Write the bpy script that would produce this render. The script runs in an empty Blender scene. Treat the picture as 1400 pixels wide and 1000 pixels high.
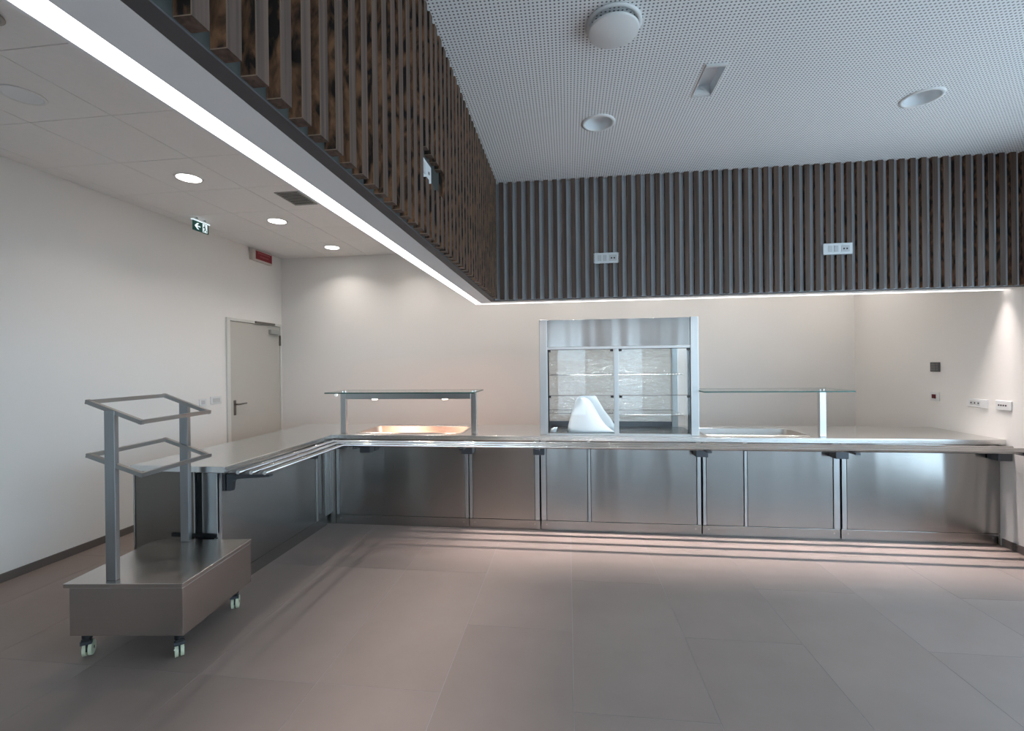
import bpy, bmesh, math, random
from mathutils import Vector, Matrix
random.seed(7)
S = bpy.context.scene
COL = S.collection
R = math.radians

# ------------------------------------------------------------------ camera
F_PX, YAW, TILT, ROLL, CAM_H = 625.97, 0.12131, -0.00151, -0.0111, 1.5
fw = Vector((-math.sin(YAW)*math.cos(TILT), math.cos(YAW)*math.cos(TILT), math.sin(TILT)))
r0 = Vector((math.cos(YAW), math.sin(YAW), 0)); u0 = r0.cross(fw)
rr = math.cos(ROLL)*r0 + math.sin(ROLL)*u0
uu = -math.sin(ROLL)*r0 + math.cos(ROLL)*u0
cd = bpy.data.cameras.new('camera'); cam = bpy.data.objects.new('camera', cd); COL.objects.link(cam)
cd.sensor_fit = 'HORIZONTAL'; cd.sensor_width = 36.0; cd.lens = 36.0*F_PX/1400.0
cd.clip_start = 0.02; cd.clip_end = 200
cam.matrix_world = Matrix(((rr.x, uu.x, -fw.x, 0), (rr.y, uu.y, -fw.y, 0), (rr.z, uu.z, -fw.z, CAM_H), (0, 0, 0, 1)))
S.camera = cam

# ------------------------------------------------------------------ light settings
SKY_STRENGTH = 4.0
EXPOSURE = 0.56
LED_EMIT = 2.5
LED_W = 3.6          # watts per metre-long strip pair (area light behind the diffuser)
SPOT_W = 3.0
HEAT_W = 4.0
CASE_FILL_W = 3.0
S.view_settings.view_transform = 'Standard'
S.view_settings.look = 'None'
S.view_settings.exposure = EXPOSURE
S.view_settings.gamma = 1.0
S.view_settings.use_curve_mapping = False
w = bpy.data.worlds.new('world'); S.world = w; w.use_nodes = True
nt = w.node_tree; nt.nodes.clear()
out = nt.nodes.new('ShaderNodeOutputWorld'); bg = nt.nodes.new('ShaderNodeBackground')
tc = nt.nodes.new('ShaderNodeTexCoord'); sx = nt.nodes.new('ShaderNodeSeparateXYZ'); rp = nt.nodes.new('ShaderNodeValToRGB')
nt.links.new(tc.outputs['Generated'], sx.inputs[0]); nt.links.new(sx.outputs['Z'], rp.inputs[0])
rp.color_ramp.elements[0].position = 0.0; rp.color_ramp.elements[0].color = (0.41, 0.53, 0.64, 1)
rp.color_ramp.elements[1].position = 0.02; rp.color_ramp.elements[1].color = (0.58, 0.80, 1.0, 1)
nt.links.new(rp.outputs[0], bg.inputs['Color']); bg.inputs['Strength'].default_value = SKY_STRENGTH
nt.links.new(bg.outputs[0], out.inputs[0])

# ------------------------------------------------------------------ materials
def new_mat(name):
    m = bpy.data.materials.new(name); m.use_nodes = True
    n = m.node_tree.nodes; n.clear()
    o = n.new('ShaderNodeOutputMaterial'); b = n.new('ShaderNodeBsdfPrincipled')
    m.node_tree.links.new(b.outputs[0], o.inputs[0])
    return m, n, m.node_tree.links, b, o

def plain(name, col, rough=0.5, metal=0.0, spec=0.5, noise=0.04, scale=6.0, emit=None, estr=0.0, bump=0.0, bscale=60):
    m, n, l, b, o = new_mat(name)
    b.inputs['Roughness'].default_value = rough; b.inputs['Metallic'].default_value = metal
    b.inputs['Specular IOR Level'].default_value = spec
    t = n.new('ShaderNodeTexCoord'); nz = n.new('ShaderNodeTexNoise'); nz.inputs['Scale'].default_value = scale
    nz.inputs['Detail'].default_value = 4
    l.new(t.outputs['Object'], nz.inputs['Vector'])
    mx = n.new('ShaderNodeMix'); mx.data_type = 'RGBA'
    mx.inputs[6].default_value = tuple(c*(1-noise) for c in col)+(1,)
    mx.inputs[7].default_value = tuple(min(1, c*(1+noise)) for c in col)+(1,)
    l.new(nz.outputs['Fac'], mx.inputs[0]); l.new(mx.outputs[2], b.inputs['Base Color'])
    if emit:
        b.inputs['Emission Color'].default_value = tuple(emit)+(1,); b.inputs['Emission Strength'].default_value = estr
    if bump:
        n2 = n.new('ShaderNodeTexNoise'); n2.inputs['Scale'].default_value = bscale
        l.new(t.outputs['Object'], n2.inputs['Vector'])
        bp = n.new('ShaderNodeBump'); bp.inputs['Strength'].default_value = bump; bp.inputs['Distance'].default_value = 0.002
        l.new(n2.outputs['Fac'], bp.inputs['Height']); l.new(bp.outputs[0], b.inputs['Normal'])
    return m

def steel(name, col=(0.60, 0.59, 0.58), rough=0.3, aniso=0.0, grain=(2, 2, 220), warp=0.0):
    m, n, l, b, o = new_mat(name)
    b.inputs['Metallic'].default_value = 1.0
    t = n.new('ShaderNodeTexCoord'); mp = n.new('ShaderNodeMapping'); mp.inputs['Scale'].default_value = grain
    nz = n.new('ShaderNodeTexNoise'); nz.inputs['Scale'].default_value = 1.0; nz.inputs['Detail'].default_value = 3
    l.new(t.outputs['Object'], mp.inputs[0]); l.new(mp.outputs[0], nz.inputs['Vector'])
    mr = n.new('ShaderNodeMapRange'); mr.inputs[3].default_value = rough*0.85; mr.inputs[4].default_value = rough*1.15
    l.new(nz.outputs['Fac'], mr.inputs[0]); l.new(mr.outputs[0], b.inputs['Roughness'])
    mx = n.new('ShaderNodeMix'); mx.data_type = 'RGBA'
    mx.inputs[6].default_value = tuple(c*0.93 for c in col)+(1,); mx.inputs[7].default_value = tuple(min(1, c*1.07) for c in col)+(1,)
    l.new(nz.outputs['Fac'], mx.inputs[0]); l.new(mx.outputs[2], b.inputs['Base Color'])
    if aniso:
        b.inputs['Anisotropic'].default_value = aniso
        b.inputs['Anisotropic Rotation'].default_value = 0.25
        tg = n.new('ShaderNodeTangent'); tg.direction_type = 'RADIAL'; tg.axis = 'Z'
        l.new(tg.outputs[0], b.inputs['Tangent'])
    if warp:
        n2 = n.new('ShaderNodeTexNoise'); n2.inputs['Scale'].default_value = 1.0; n2.inputs['Detail'].default_value = 1
        m2 = n.new('ShaderNodeMapping'); m2.inputs['Scale'].default_value = (4.2, 4.2, 0.45)
        oi = n.new('ShaderNodeObjectInfo'); sc = n.new('ShaderNodeVectorMath'); sc.operation = 'SCALE'; sc.inputs[0].default_value = (11.0, 5.0, 7.0)
        l.new(oi.outputs['Random'], sc.inputs['Scale']); l.new(sc.outputs[0], m2.inputs['Location'])
        l.new(t.outputs['Object'], m2.inputs[0]); l.new(m2.outputs[0], n2.inputs['Vector'])
        bp = n.new('ShaderNodeBump'); bp.inputs['Strength'].default_value = warp; bp.inputs['Distance'].default_value = 0.02
        l.new(n2.outputs['Fac'], bp.inputs['Height']); l.new(bp.outputs[0], b.inputs['Normal'])
    return m

def glass(name, tint=(0.985, 0.995, 0.99), refl=1.0, film=0.0):
    m = bpy.data.materials.new(name); m.use_nodes = True
    n = m.node_tree.nodes; l = m.node_tree.links; n.clear()
    o = n.new('ShaderNodeOutputMaterial'); tr = n.new('ShaderNodeBsdfTransparent'); gl = n.new('ShaderNodeBsdfGlossy')
    mx = n.new('ShaderNodeMixShader'); ge = n.new('ShaderNodeNewGeometry')
    dt = n.new('ShaderNodeVectorMath'); dt.operation = 'DOT_PRODUCT'; l.new(ge.outputs['Normal'], dt.inputs[0]); l.new(ge.outputs['Incoming'], dt.inputs[1])
    ab = n.new('ShaderNodeMath'); ab.operation = 'ABSOLUTE'; l.new(dt.outputs['Value'], ab.inputs[0])
    om = n.new('ShaderNodeMath'); om.operation = 'SUBTRACT'; om.inputs[0].default_value = 1.0; l.new(ab.outputs[0], om.inputs[1])
    pw = n.new('ShaderNodeMath'); pw.operation = 'POWER'; l.new(om.outputs[0], pw.inputs[0]); pw.inputs[1].default_value = 5.0
    fr = n.new('ShaderNodeMath'); fr.operation = 'MULTIPLY_ADD'; l.new(pw.outputs[0], fr.inputs[0]); fr.inputs[1].default_value = 0.95; fr.inputs[2].default_value = 0.03
    tr.inputs[0].default_value = tint+(1,); gl.inputs[0].default_value = (refl, refl, refl, 1); gl.inputs['Roughness'].default_value = 0.02
    l.new(fr.outputs[0], mx.inputs[0]); l.new(tr.outputs[0], mx.inputs[1]); l.new(gl.outputs[0], mx.inputs[2])
    if film:
        t = n.new('ShaderNodeTexCoord'); mp = n.new('ShaderNodeMapping'); mp.inputs['Scale'].default_value = (3, 3, 9)
        nz = n.new('ShaderNodeTexNoise'); nz.inputs['Scale'].default_value = 2.5; nz.inputs['Detail'].default_value = 2
        nz.inputs['Distortion'].default_value = 1.2
        bp = n.new('ShaderNodeBump'); bp.inputs['Strength'].default_value = 0.6; bp.inputs['Distance'].default_value = 0.03
        l.new(t.outputs['Object'], mp.inputs[0]); l.new(mp.outputs[0], nz.inputs['Vector'])
        l.new(nz.outputs['Fac'], bp.inputs['Height']); l.new(bp.outputs[0], gl.inputs['Normal']); gl.inputs['Roughness'].default_value = 0.12
        df = n.new('ShaderNodeBsdfDiffuse'); df.inputs[0].default_value = (0.8, 0.84, 0.86, 1); l.new(bp.outputs[0], df.inputs['Normal'])
        m2 = n.new('ShaderNodeMixShader'); m2.inputs[0].default_value = film
        m3 = n.new('ShaderNodeMixShader'); m3.inputs[0].default_value = 0.45
        l.new(df.outputs[0], m3.inputs[1]); l.new(gl.outputs[0], m3.inputs[2])
        l.new(mx.outputs[0], m2.inputs[1]); l.new(m3.outputs[0], m2.inputs[2]); l.new(m2.outputs[0], o.inputs[0])
    else:
        l.new(mx.outputs[0], o.inputs[0])
    return m

def wood(name, dark, light, rough, zs=1.2, xs=60, contrast=(0.35, 0.65), bump=0.1):
    m, n, l, b, o = new_mat(name)
    b.inputs['Roughness'].default_value = rough
    t = n.new('ShaderNodeTexCoord'); oi = n.new('ShaderNodeObjectInfo')
    ad = n.new('ShaderNodeVectorMath'); ad.operation = 'ADD'
    sc = n.new('ShaderNodeVectorMath'); sc.operation = 'SCALE'; sc.inputs[0].default_value = (17.0, 9.0, 31.0)
    l.new(oi.outputs['Random'], sc.inputs['Scale']); l.new(t.outputs['Object'], ad.inputs[0]); l.new(sc.outputs[0], ad.inputs[1])
    mp = n.new('ShaderNodeMapping'); mp.inputs['Scale'].default_value = (xs, xs, zs)
    nz = n.new('ShaderNodeTexNoise'); nz.inputs['Scale'].default_value = 1.0; nz.inputs['Detail'].default_value = 6; nz.inputs['Distortion'].default_value = 0.6
    l.new(ad.outputs[0], mp.inputs[0]); l.new(mp.outputs[0], nz.inputs['Vector'])
    rp = n.new('ShaderNodeValToRGB')
    rp.color_ramp.elements[0].position = contrast[0]; rp.color_ramp.elements[0].color = dark+(1,)
    rp.color_ramp.elements[1].position = contrast[1]; rp.color_ramp.elements[1].color = light+(1,)
    l.new(nz.outputs['Fac'], rp.inputs[0]); l.new(rp.outputs[0], b.inputs['Base Color'])
    bp = n.new('ShaderNodeBump'); bp.inputs['Strength'].default_value = bump; bp.inputs['Distance'].default_value = 0.003
    l.new(nz.outputs['Fac'], bp.inputs['Height']); l.new(bp.outputs[0], b.inputs['Normal'])
    return m

def emis(name, col, st):
    m = bpy.data.materials.new(name); m.use_nodes = True
    n = m.node_tree.nodes; n.clear()
    o = n.new('ShaderNodeOutputMaterial'); e = n.new('ShaderNodeEmission')
    e.inputs[0].default_value = tuple(col)+(1,); e.inputs[1].default_value = st
    m.node_tree.links.new(e.outputs[0], o.inputs[0]); return m

def perforated():
    m, n, l, b, o = new_mat('perforated_plaster')
    b.inputs['Roughness'].default_value = 0.8
    t = n.new('ShaderNodeTexCoord'); sp = n.new('ShaderNodeSeparateXYZ'); l.new(t.outputs['Object'], sp.inputs[0])
    P = 0.0185
    def cell(sock):
        a = n.new('ShaderNodeMath'); a.operation = 'MODULO'
        ad = n.new('ShaderNodeMath'); ad.operation = 'ADD'; ad.inputs[1].default_value = 40.0
        l.new(sock, ad.inputs[0]); l.new(ad.outputs[0], a.inputs[0]); a.inputs[1].default_value = P
        s = n.new('ShaderNodeMath'); s.operation = 'SUBTRACT'; l.new(a.outputs[0], s.inputs[0]); s.inputs[1].default_value = P/2
        q = n.new('ShaderNodeMath'); q.operation = 'POWER'; l.new(s.outputs[0], q.inputs[0]); q.inputs[1].default_value = 2
        return q.outputs[0]
    s = n.new('ShaderNodeMath'); s.operation = 'ADD'; l.new(cell(sp.outputs['X']), s.inputs[0]); l.new(cell(sp.outputs['Y']), s.inputs[1])
    lt = n.new('ShaderNodeMath'); lt.operation = 'LESS_THAN'; l.new(s.outputs[0], lt.inputs[0]); lt.inputs[1].default_value = 0.0046**2
    nz = n.new('ShaderNodeTexNoise'); nz.inputs['Scale'].default_value = 1.5; l.new(t.outputs['Object'], nz.inputs['Vector'])
    m0 = n.new('ShaderNodeMix'); m0.data_type = 'RGBA'; m0.inputs[6].default_value = (0.83, 0.83, 0.83, 1); m0.inputs[7].default_value = (0.87, 0.87, 0.87, 1)
    l.new(nz.outputs['Fac'], m0.inputs[0])
    mx = n.new('ShaderNodeMix'); mx.data_type = 'RGBA'; mx.inputs[7].default_value = (0.20, 0.20, 0.21, 1)
    l.new(m0.outputs[2], mx.inputs[6]); l.new(lt.outputs[0], mx.inputs[0]); l.new(mx.outputs[2], b.inputs['Base Color'])
    return m

def tile_mat():
    m, n, l, b, o = new_mat('porcelain_tile')
    t = n.new('ShaderNodeTexCoord'); oi = n.new('ShaderNodeObjectInfo')
    ad = n.new('ShaderNodeVectorMath'); ad.operation = 'ADD'
    sc = n.new('ShaderNodeVectorMath'); sc.operation = 'SCALE'; sc.inputs[0].default_value = (7.0, 13.0, 3.0)
    l.new(oi.outputs['Random'], sc.inputs['Scale']); l.new(t.outputs['Object'], ad.inputs[0]); l.new(sc.outputs[0], ad.inputs[1])
    nz = n.new('ShaderNodeTexNoise'); nz.inputs['Scale'].default_value = 2.6; nz.inputs['Detail'].default_value = 7; nz.inputs['Roughness'].default_value = 0.62
    l.new(ad.outputs[0], nz.inputs['Vector'])
    mx = n.new('ShaderNodeMix'); mx.data_type = 'RGBA'
    mx.inputs[6].default_value = (0.222, 0.172, 0.153, 1); mx.inputs[7].default_value = (0.295, 0.236, 0.213, 1)
    l.new(nz.outputs['Fac'], mx.inputs[0])
    hs = n.new('ShaderNodeHueSaturation'); mr = n.new('ShaderNodeMapRange'); mr.inputs[3].default_value = 0.95; mr.inputs[4].default_value = 1.05
    l.new(oi.outputs['Random'], mr.inputs[0]); l.new(mr.outputs[0], hs.inputs['Value']); l.new(mx.outputs[2], hs.inputs['Color'])
    l.new(hs.outputs[0], b.inputs['Base Color'])
    b.inputs['Roughness'].default_value = 0.48; b.inputs['Specular IOR Level'].default_value = 0.32
    n2 = n.new('ShaderNodeTexNoise'); n2.inputs['Scale'].default_value = 90; l.new(t.outputs['Object'], n2.inputs['Vector'])
    bp = n.new('ShaderNodeBump'); bp.inputs['Strength'].default_value = 0.08; bp.inputs['Distance'].default_value = 0.001
    l.new(n2.outputs['Fac'], bp.inputs['Height']); l.new(bp.outputs[0], b.inputs['Normal'])
    return m

M = {}
M['wall'] = plain('wall_paint', (0.81, 0.785, 0.755), 0.75, noise=0.015, scale=1.2, bump=0.05)
M['ctile'] = plain('ceiling_tile_board', (0.87, 0.855, 0.84), 0.85, noise=0.03, scale=30)
M['cgrid'] = plain('ceiling_grid', (0.40, 0.39, 0.38), 0.8)
M['perf'] = perforated()
M['board'] = plain('bulkhead_plaster', (0.86, 0.86, 0.86), 0.7, noise=0.02)
M['darkprofile'] = plain('dark_profile', (0.075, 0.07, 0.072), 0.6)
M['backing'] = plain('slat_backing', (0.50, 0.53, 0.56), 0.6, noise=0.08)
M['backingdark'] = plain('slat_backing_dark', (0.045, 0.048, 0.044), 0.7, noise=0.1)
M['tile'] = tile_mat()
M['grout'] = plain('tile_grout', (0.34, 0.31, 0.295), 0.9)
M['skirt'] = plain('skirting_tile', (0.135, 0.115, 0.105), 0.5, noise=0.1)
M['slatfront'] = wood('slat_veneer', (0.054, 0.031, 0.023), (0.128, 0.078, 0.056), 0.58, zs=1.5, xs=70, bump=0.05)
M['slatside'] = wood('slat_rough_side', (0.012, 0.006, 0.004), (0.30, 0.140, 0.068), 0.7, zs=14, xs=34, contrast=(0.40, 0.66), bump=0.3)
M['slatedge'] = plain('slat_edge_band', (0.30, 0.20, 0.14), 0.6, noise=0.1)
M['steel'] = steel('brushed_steel_panel', (0.40, 0.388, 0.375), 0.205, 0.88, (3, 3, 260), warp=0.45)
M['steelp'] = steel('brushed_steel_post', (0.56, 0.57, 0.57), 0.30, 0.6, (200, 200, 3))
M['steeltop'] = steel('worktop_steel', (0.68, 0.675, 0.66), 0.24, 0.0, (3, 260, 3))
M['steeltube'] = steel('polished_tube', (0.68, 0.665, 0.65), 0.16, 0.0, (40, 40, 40))
M['steeldark'] = steel('end_panel_dark_reflection', (0.20, 0.175, 0.155), 0.36, 0.5, (3, 3, 240))  # steel colour darkened to carry the end panel's dark reflection
M['steelbox'] = steel('trolley_steel', (0.55, 0.51, 0.48), 0.24, 0.6, (3, 3, 260))
M['trolpost'] = steel('trolley_post_steel', (0.36, 0.365, 0.37), 0.34, 0.4, (200, 200, 3))
M['trolring'] = steel('trolley_tube_steel', (0.36, 0.345, 0.33), 0.32, 0.0, (4, 4, 4))
M['steelwell'] = steel('well_steel', (0.52, 0.49, 0.46), 0.42, 0.0, (60, 60, 60))
M['bracket'] = plain('bracket_grey', (0.10, 0.105, 0.115), 0.4, metal=0.8)
M['black'] = plain('black_plastic', (0.012, 0.012, 0.013), 0.45)
M['gap'] = plain('dark_gap', (0.006, 0.006, 0.006), 0.9)
M['pan'] = plain('dark_cold_pan', (0.030, 0.032, 0.034), 0.25)
M['glass'] = glass('clear_glass')
M['film'] = glass('film_covered_glass', film=0.20)
M['gedge'] = plain('glass_edge_green', (0.035, 0.12, 0.10), 0.12, noise=0.05)
M['sheet'] = plain('white_plastic_sheet', (0.86, 0.91, 0.96), 0.4, noise=0.02)
M['white'] = plain('white_plastic', (0.78, 0.78, 0.77), 0.4, noise=0.02)
M['plate'] = plain('socket_plate', (0.72, 0.73, 0.73), 0.35, noise=0.02)
M['hole'] = plain('socket_hole', (0.03, 0.03, 0.03), 0.6)
M['greymod'] = plain('switch_module', (0.55, 0.55, 0.55), 0.4)
M['doorleaf'] = plain('door_paint', (0.50, 0.48, 0.435), 0.45, noise=0.02)
M['doorframe'] = plain('door_frame_paint', (0.66, 0.65, 0.61), 0.45, noise=0.02)
M['handle'] = plain('handle_metal', (0.20, 0.18, 0.16), 0.35, metal=0.8)
M['closer'] = plain('closer_grey', (0.42, 0.42, 0.40), 0.4, metal=0.4)
M['ledface'] = emis('led_diffuser', (1.0, 0.95, 0.93), LED_EMIT)
M['lampface'] = emis('lamp_diffuser', (1.0, 0.95, 0.88), 9.0)
M['heatface'] = emis('heat_lamp_face', (1.0, 0.80, 0.62), 14.0)
M['lampoff'] = plain('lamp_reflector', (0.80, 0.83, 0.85), 0.25, noise=0.02)
M['lampin'] = plain('lamp_recess', (0.80, 0.82, 0.84), 0.4)
M['vent'] = plain('vent_metal', (0.30, 0.30, 0.29), 0.5)
M['green'] = plain('sign_green', (0.004, 0.040, 0.032), 0.3, emit=(0.004, 0.05, 0.04), estr=0.4)
M['signwhite'] = plain('sign_white', (0.8, 0.85, 0.85), 0.4, emit=(0.8, 0.95, 1.0), estr=0.55)
M['red'] = plain('sign_red', (0.24, 0.008, 0.018), 0.35, noise=0.15)
M['redmark'] = plain('sign_red_print', (0.40, 0.10, 0.11), 0.5)
M['signframe'] = plain('sign_frame', (0.62, 0.55, 0.50), 0.5)
M['greyplate'] = plain('grey_panel', (0.10, 0.098, 0.095), 0.5)
M['greykey'] = plain('grey_key', (0.17, 0.165, 0.16), 0.5)
M['maroon'] = plain('alarm_button', (0.11, 0.006, 0.012), 0.4)
M['wheel'] = plain('wheel_rubber', (0.55, 0.56, 0.40), 0.5)
M['winframe'] = plain('window_frame_grey', (0.10, 0.105, 0.11), 0.5)
M['rearwall'] = plain('rear_wall_paint', (0.55, 0.53, 0.50), 0.8)

# ------------------------------------------------------------------ geometry helpers
def box(bm, x0, x1, y0, y1, z0, z1, mi=0):
    vs = [bm.verts.new(p) for p in [(x0,y0,z0),(x1,y0,z0),(x1,y1,z0),(x0,y1,z0),(x0,y0,z1),(x1,y0,z1),(x1,y1,z1),(x0,y1,z1)]]
    for q in [(0,3,2,1),(4,5,6,7),(0,1,5,4),(1,2,6,5),(2,3,7,6),(3,0,4,7)]:
        f = bm.faces.new([vs[i] for i in q]); f.material_index = mi
    return vs

def B(*boxes):
    bm = bmesh.new()
    for b in boxes: box(bm, *b)
    return bm

def prism(bm, pts, a, b, axis='y', mi=0):
    """extrude a 2D outline along an axis from a to b; outline coords are the other two axes in order"""
    def P(u, v, t):
        return {'x': (t, u, v), 'y': (u, t, v), 'z': (u, v, t)}[axis]
    A = [bm.verts.new(P(u, v, a)) for u, v in pts]; C = [bm.verts.new(P(u, v, b)) for u, v in pts]
    n = len(pts); fs = [bm.faces.new(A), bm.faces.new(C[::-1])]
    for i in range(n): fs.append(bm.faces.new((A[i], C[i], C[(i+1) % n], A[(i+1) % n])))
    for f in fs: f.material_index = mi
    return bm

def cyl(bm, c, r, h, axis='z', seg=24, r2=None, mi=0):
    """centre of the base, radius, height along +axis"""
    r2 = r if r2 is None else r2
    def P(t, rad, k):
        a, b_ = rad*math.cos(t), rad*math.sin(t)
        v = {'z': (a, b_, k), 'y': (a, k, b_), 'x': (k, a, b_)}[axis]
        return (c[0]+v[0], c[1]+v[1], c[2]+v[2])
    A = [bm.verts.new(P(2*math.pi*i/seg, r, 0)) for i in range(seg)]
    D = [bm.verts.new(P(2*math.pi*i/seg, r2, h)) for i in range(seg)]
    fs = [bm.faces.new(A), bm.faces.new(D)]
    for i in range(seg): fs.append(bm.faces.new((A[i], A[(i+1) % seg], D[(i+1) % seg], D[i])))
    for f in fs: f.material_index = mi
    return bm

def lathe(bm, prof, c, seg=32, mi=0):
    rings = []
    for r, z in prof:
        rings.append([bm.verts.new((c[0]+r*math.cos(2*math.pi*i/seg), c[1]+r*math.sin(2*math.pi*i/seg), c[2]+z)) for i in range(seg)] if r > 1e-6 else [bm.verts.new((c[0], c[1], c[2]+z))])
    for a, b_ in zip(rings, rings[1:]):
        for i in range(seg):
            j = (i+1) % seg
            if len(a) == 1 and len(b_) == 1: continue
            if len(a) == 1: f = bm.faces.new((a[0], b_[i], b_[j]))
            elif len(b_) == 1: f = bm.faces.new((a[i], a[j], b_[0]))
            else: f = bm.faces.new((a[i], a[j], b_[j], b_[i]))
            f.material_index = mi; f.smooth = True
    return bm

def tube(bm, path, r, seg=10, square=False, mi=0):
    pts = [Vector(p) for p in path]; rings = []
    if square: seg = 4
    for i, p in enumerate(pts):
        d1 = (p-pts[i-1]).normalized() if i else None; d2 = (pts[i+1]-p).normalized() if i < len(pts)-1 else None
        d = (d1+d2).normalized() if d1 and d2 else (d1 or d2)
        up = Vector((0, 0, 1)) if abs(d.z) < 0.9 else Vector((1, 0, 0))
        s = d.cross(up).normalized(); v = s.cross(d).normalized()
        k = 1.0
        if d1 and d2: k = 1.0/max(0.3, d1.dot(d))
        ring = []
        for q in range(seg):
            a = 2*math.pi*q/seg + (math.pi/4 if square else 0)
            rad = r*(math.sqrt(2) if square else 1)
            ring.append(bm.verts.new(p + s*math.cos(a)*rad*k + v*math.sin(a)*rad))
        rings.append(ring)
    for a, b_ in zip(rings, rings[1:]):
        for i in range(seg):
            j = (i+1) % seg; f = bm.faces.new((a[i], a[j], b_[j], b_[i])); f.material_index = mi; f.smooth = not square
    for e in (rings[0], rings[-1][::-1]):
        f = bm.faces.new(e); f.material_index = mi
    return bm

def cells(xs, ys, inside, z0, z1):
    bm = bmesh.new(); V = {}
    def v(i, j, k):
        if (i, j, k) not in V: V[(i, j, k)] = bm.verts.new((xs[i], ys[j], (z0, z1)[k]))
        return V[(i, j, k)]
    nx, ny = len(xs)-1, len(ys)-1
    ins = [[inside((xs[i]+xs[i+1])/2, (ys[j]+ys[j+1])/2) for j in range(ny)] for i in range(nx)]
    g = lambda i, j: 0 <= i < nx and 0 <= j < ny and ins[i][j]
    for i in range(nx):
        for j in range(ny):
            if not ins[i][j]: continue
            bm.faces.new((v(i,j,1), v(i+1,j,1), v(i+1,j+1,1), v(i,j+1,1)))
            bm.faces.new((v(i,j,0), v(i,j+1,0), v(i+1,j+1,0), v(i+1,j,0)))
            if not g(i-1, j): bm.faces.new((v(i,j,0), v(i,j,1), v(i,j+1,1), v(i,j+1,0)))
            if not g(i+1, j): bm.faces.new((v(i+1,j,0), v(i+1,j+1,0), v(i+1,j+1,1), v(i+1,j,1)))
            if not g(i, j-1): bm.faces.new((v(i,j,0), v(i+1,j,0), v(i+1,j,1), v(i,j,1)))
            if not g(i, j+1): bm.faces.new((v(i,j+1,0), v(i,j+1,1), v(i+1,j+1,1), v(i+1,j+1,0)))
    bmesh.ops.dissolve_limit(bm, angle_limit=0.01, verts=bm.verts, edges=bm.edges)
    return bm

MW = {}
def finish(bm, name, mats, center=True):
    bmesh.ops.recalc_face_normals(bm, faces=bm.faces)
    c = Vector((0, 0, 0))
    if center and len(bm.verts):
        lo = Vector([min(v.co[i] for v in bm.verts) for i in range(3)]); hi = Vector([max(v.co[i] for v in bm.verts) for i in range(3)])
        c = (lo+hi)/2
        for v in bm.verts: v.co -= c
    me = bpy.data.meshes.new(name); bm.to_mesh(me); bm.free()
    for m in (mats if isinstance(mats, (list, tuple)) else [mats]): me.materials.append(M[m])
    return me, c

def link(name, me, loc, parent=None, rotz=0.0):
    o = bpy.data.objects.new(name, me); COL.objects.link(o)
    W = Matrix.Translation(loc) @ Matrix.Rotation(rotz, 4, 'Z')
    MW[o] = W
    if parent is not None:
        o.parent = parent; o.matrix_basis = MW[parent].inverted() @ W
    else:
        o.matrix_basis = W
    return o

def obj(name, bm, mats, parent=None, bevel=0.0, rot=None):
    """bm in world coordinates (or, when rot=(matrix), in that local frame)"""
    me, c = finish(bm, name, mats)
    o = bpy.data.objects.new(name, me); COL.objects.link(o)
    W = (rot or Matrix()) @ Matrix.Translation(c)
    MW[o] = W
    if parent is not None:
        o.parent = parent; o.matrix_basis = MW[parent].inverted() @ W
    else:
        o.matrix_basis = W
    if bevel:
        md = o.modifiers.new('bevel', 'BEVEL'); md.width = bevel; md.segments = 2; md.limit_method = 'ANGLE'; md.angle_limit = R(40)
    return o

def tag(o, label, cat, group=None, kind=None):
    o['label'] = label; o['category'] = cat
    if group: o['group'] = group
    if kind: o['kind'] = kind
    return o

def thing(name, label, cat, loc, group=None, kind=None, rotz=0.0):
    o = bpy.data.objects.new(name, None); COL.objects.link(o); o.empty_display_size = 0.1
    MW[o] = Matrix.Translation(loc) @ Matrix.Rotation(rotz, 4, 'Z'); o.matrix_basis = MW[o]
    return tag(o, label, cat, group, kind)

def area(name, loc, size, energy, col, direction=(0, 0, -1), spread=180, shape='RECTANGLE', parent=None):
    d = bpy.data.lights.new(name, 'AREA'); d.shape = shape; d.size = size[0]
    if shape in ('RECTANGLE', 'ELLIPSE'): d.size_y = size[1]
    d.energy = energy; d.color = col; d.spread = R(spread)
    o = bpy.data.objects.new(name, d); COL.objects.link(o)
    q = Vector(direction).to_track_quat('-Z', 'Y')
    W = Matrix.Translation(loc) @ q.to_matrix().to_4x4(); MW[o] = W
    if parent is not None:
        o.parent = parent; o.matrix_basis = MW[parent].inverted() @ W
    else: o.matrix_basis = W
    return o

# ------------------------------------------------------------------ dimensions
XL, XR, YB, YREAR = -3.993, 3.454, 6.010, -4.5
ZLOW, ZHIGH = 3.029, 3.055
ZB = 2.052                      # underside of the bulkheads
XS, YS = -0.583, 3.864          # front planes of the slats (left / back)
SD = 0.0333                      # slat depth
PITCH = 0.0761

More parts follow.
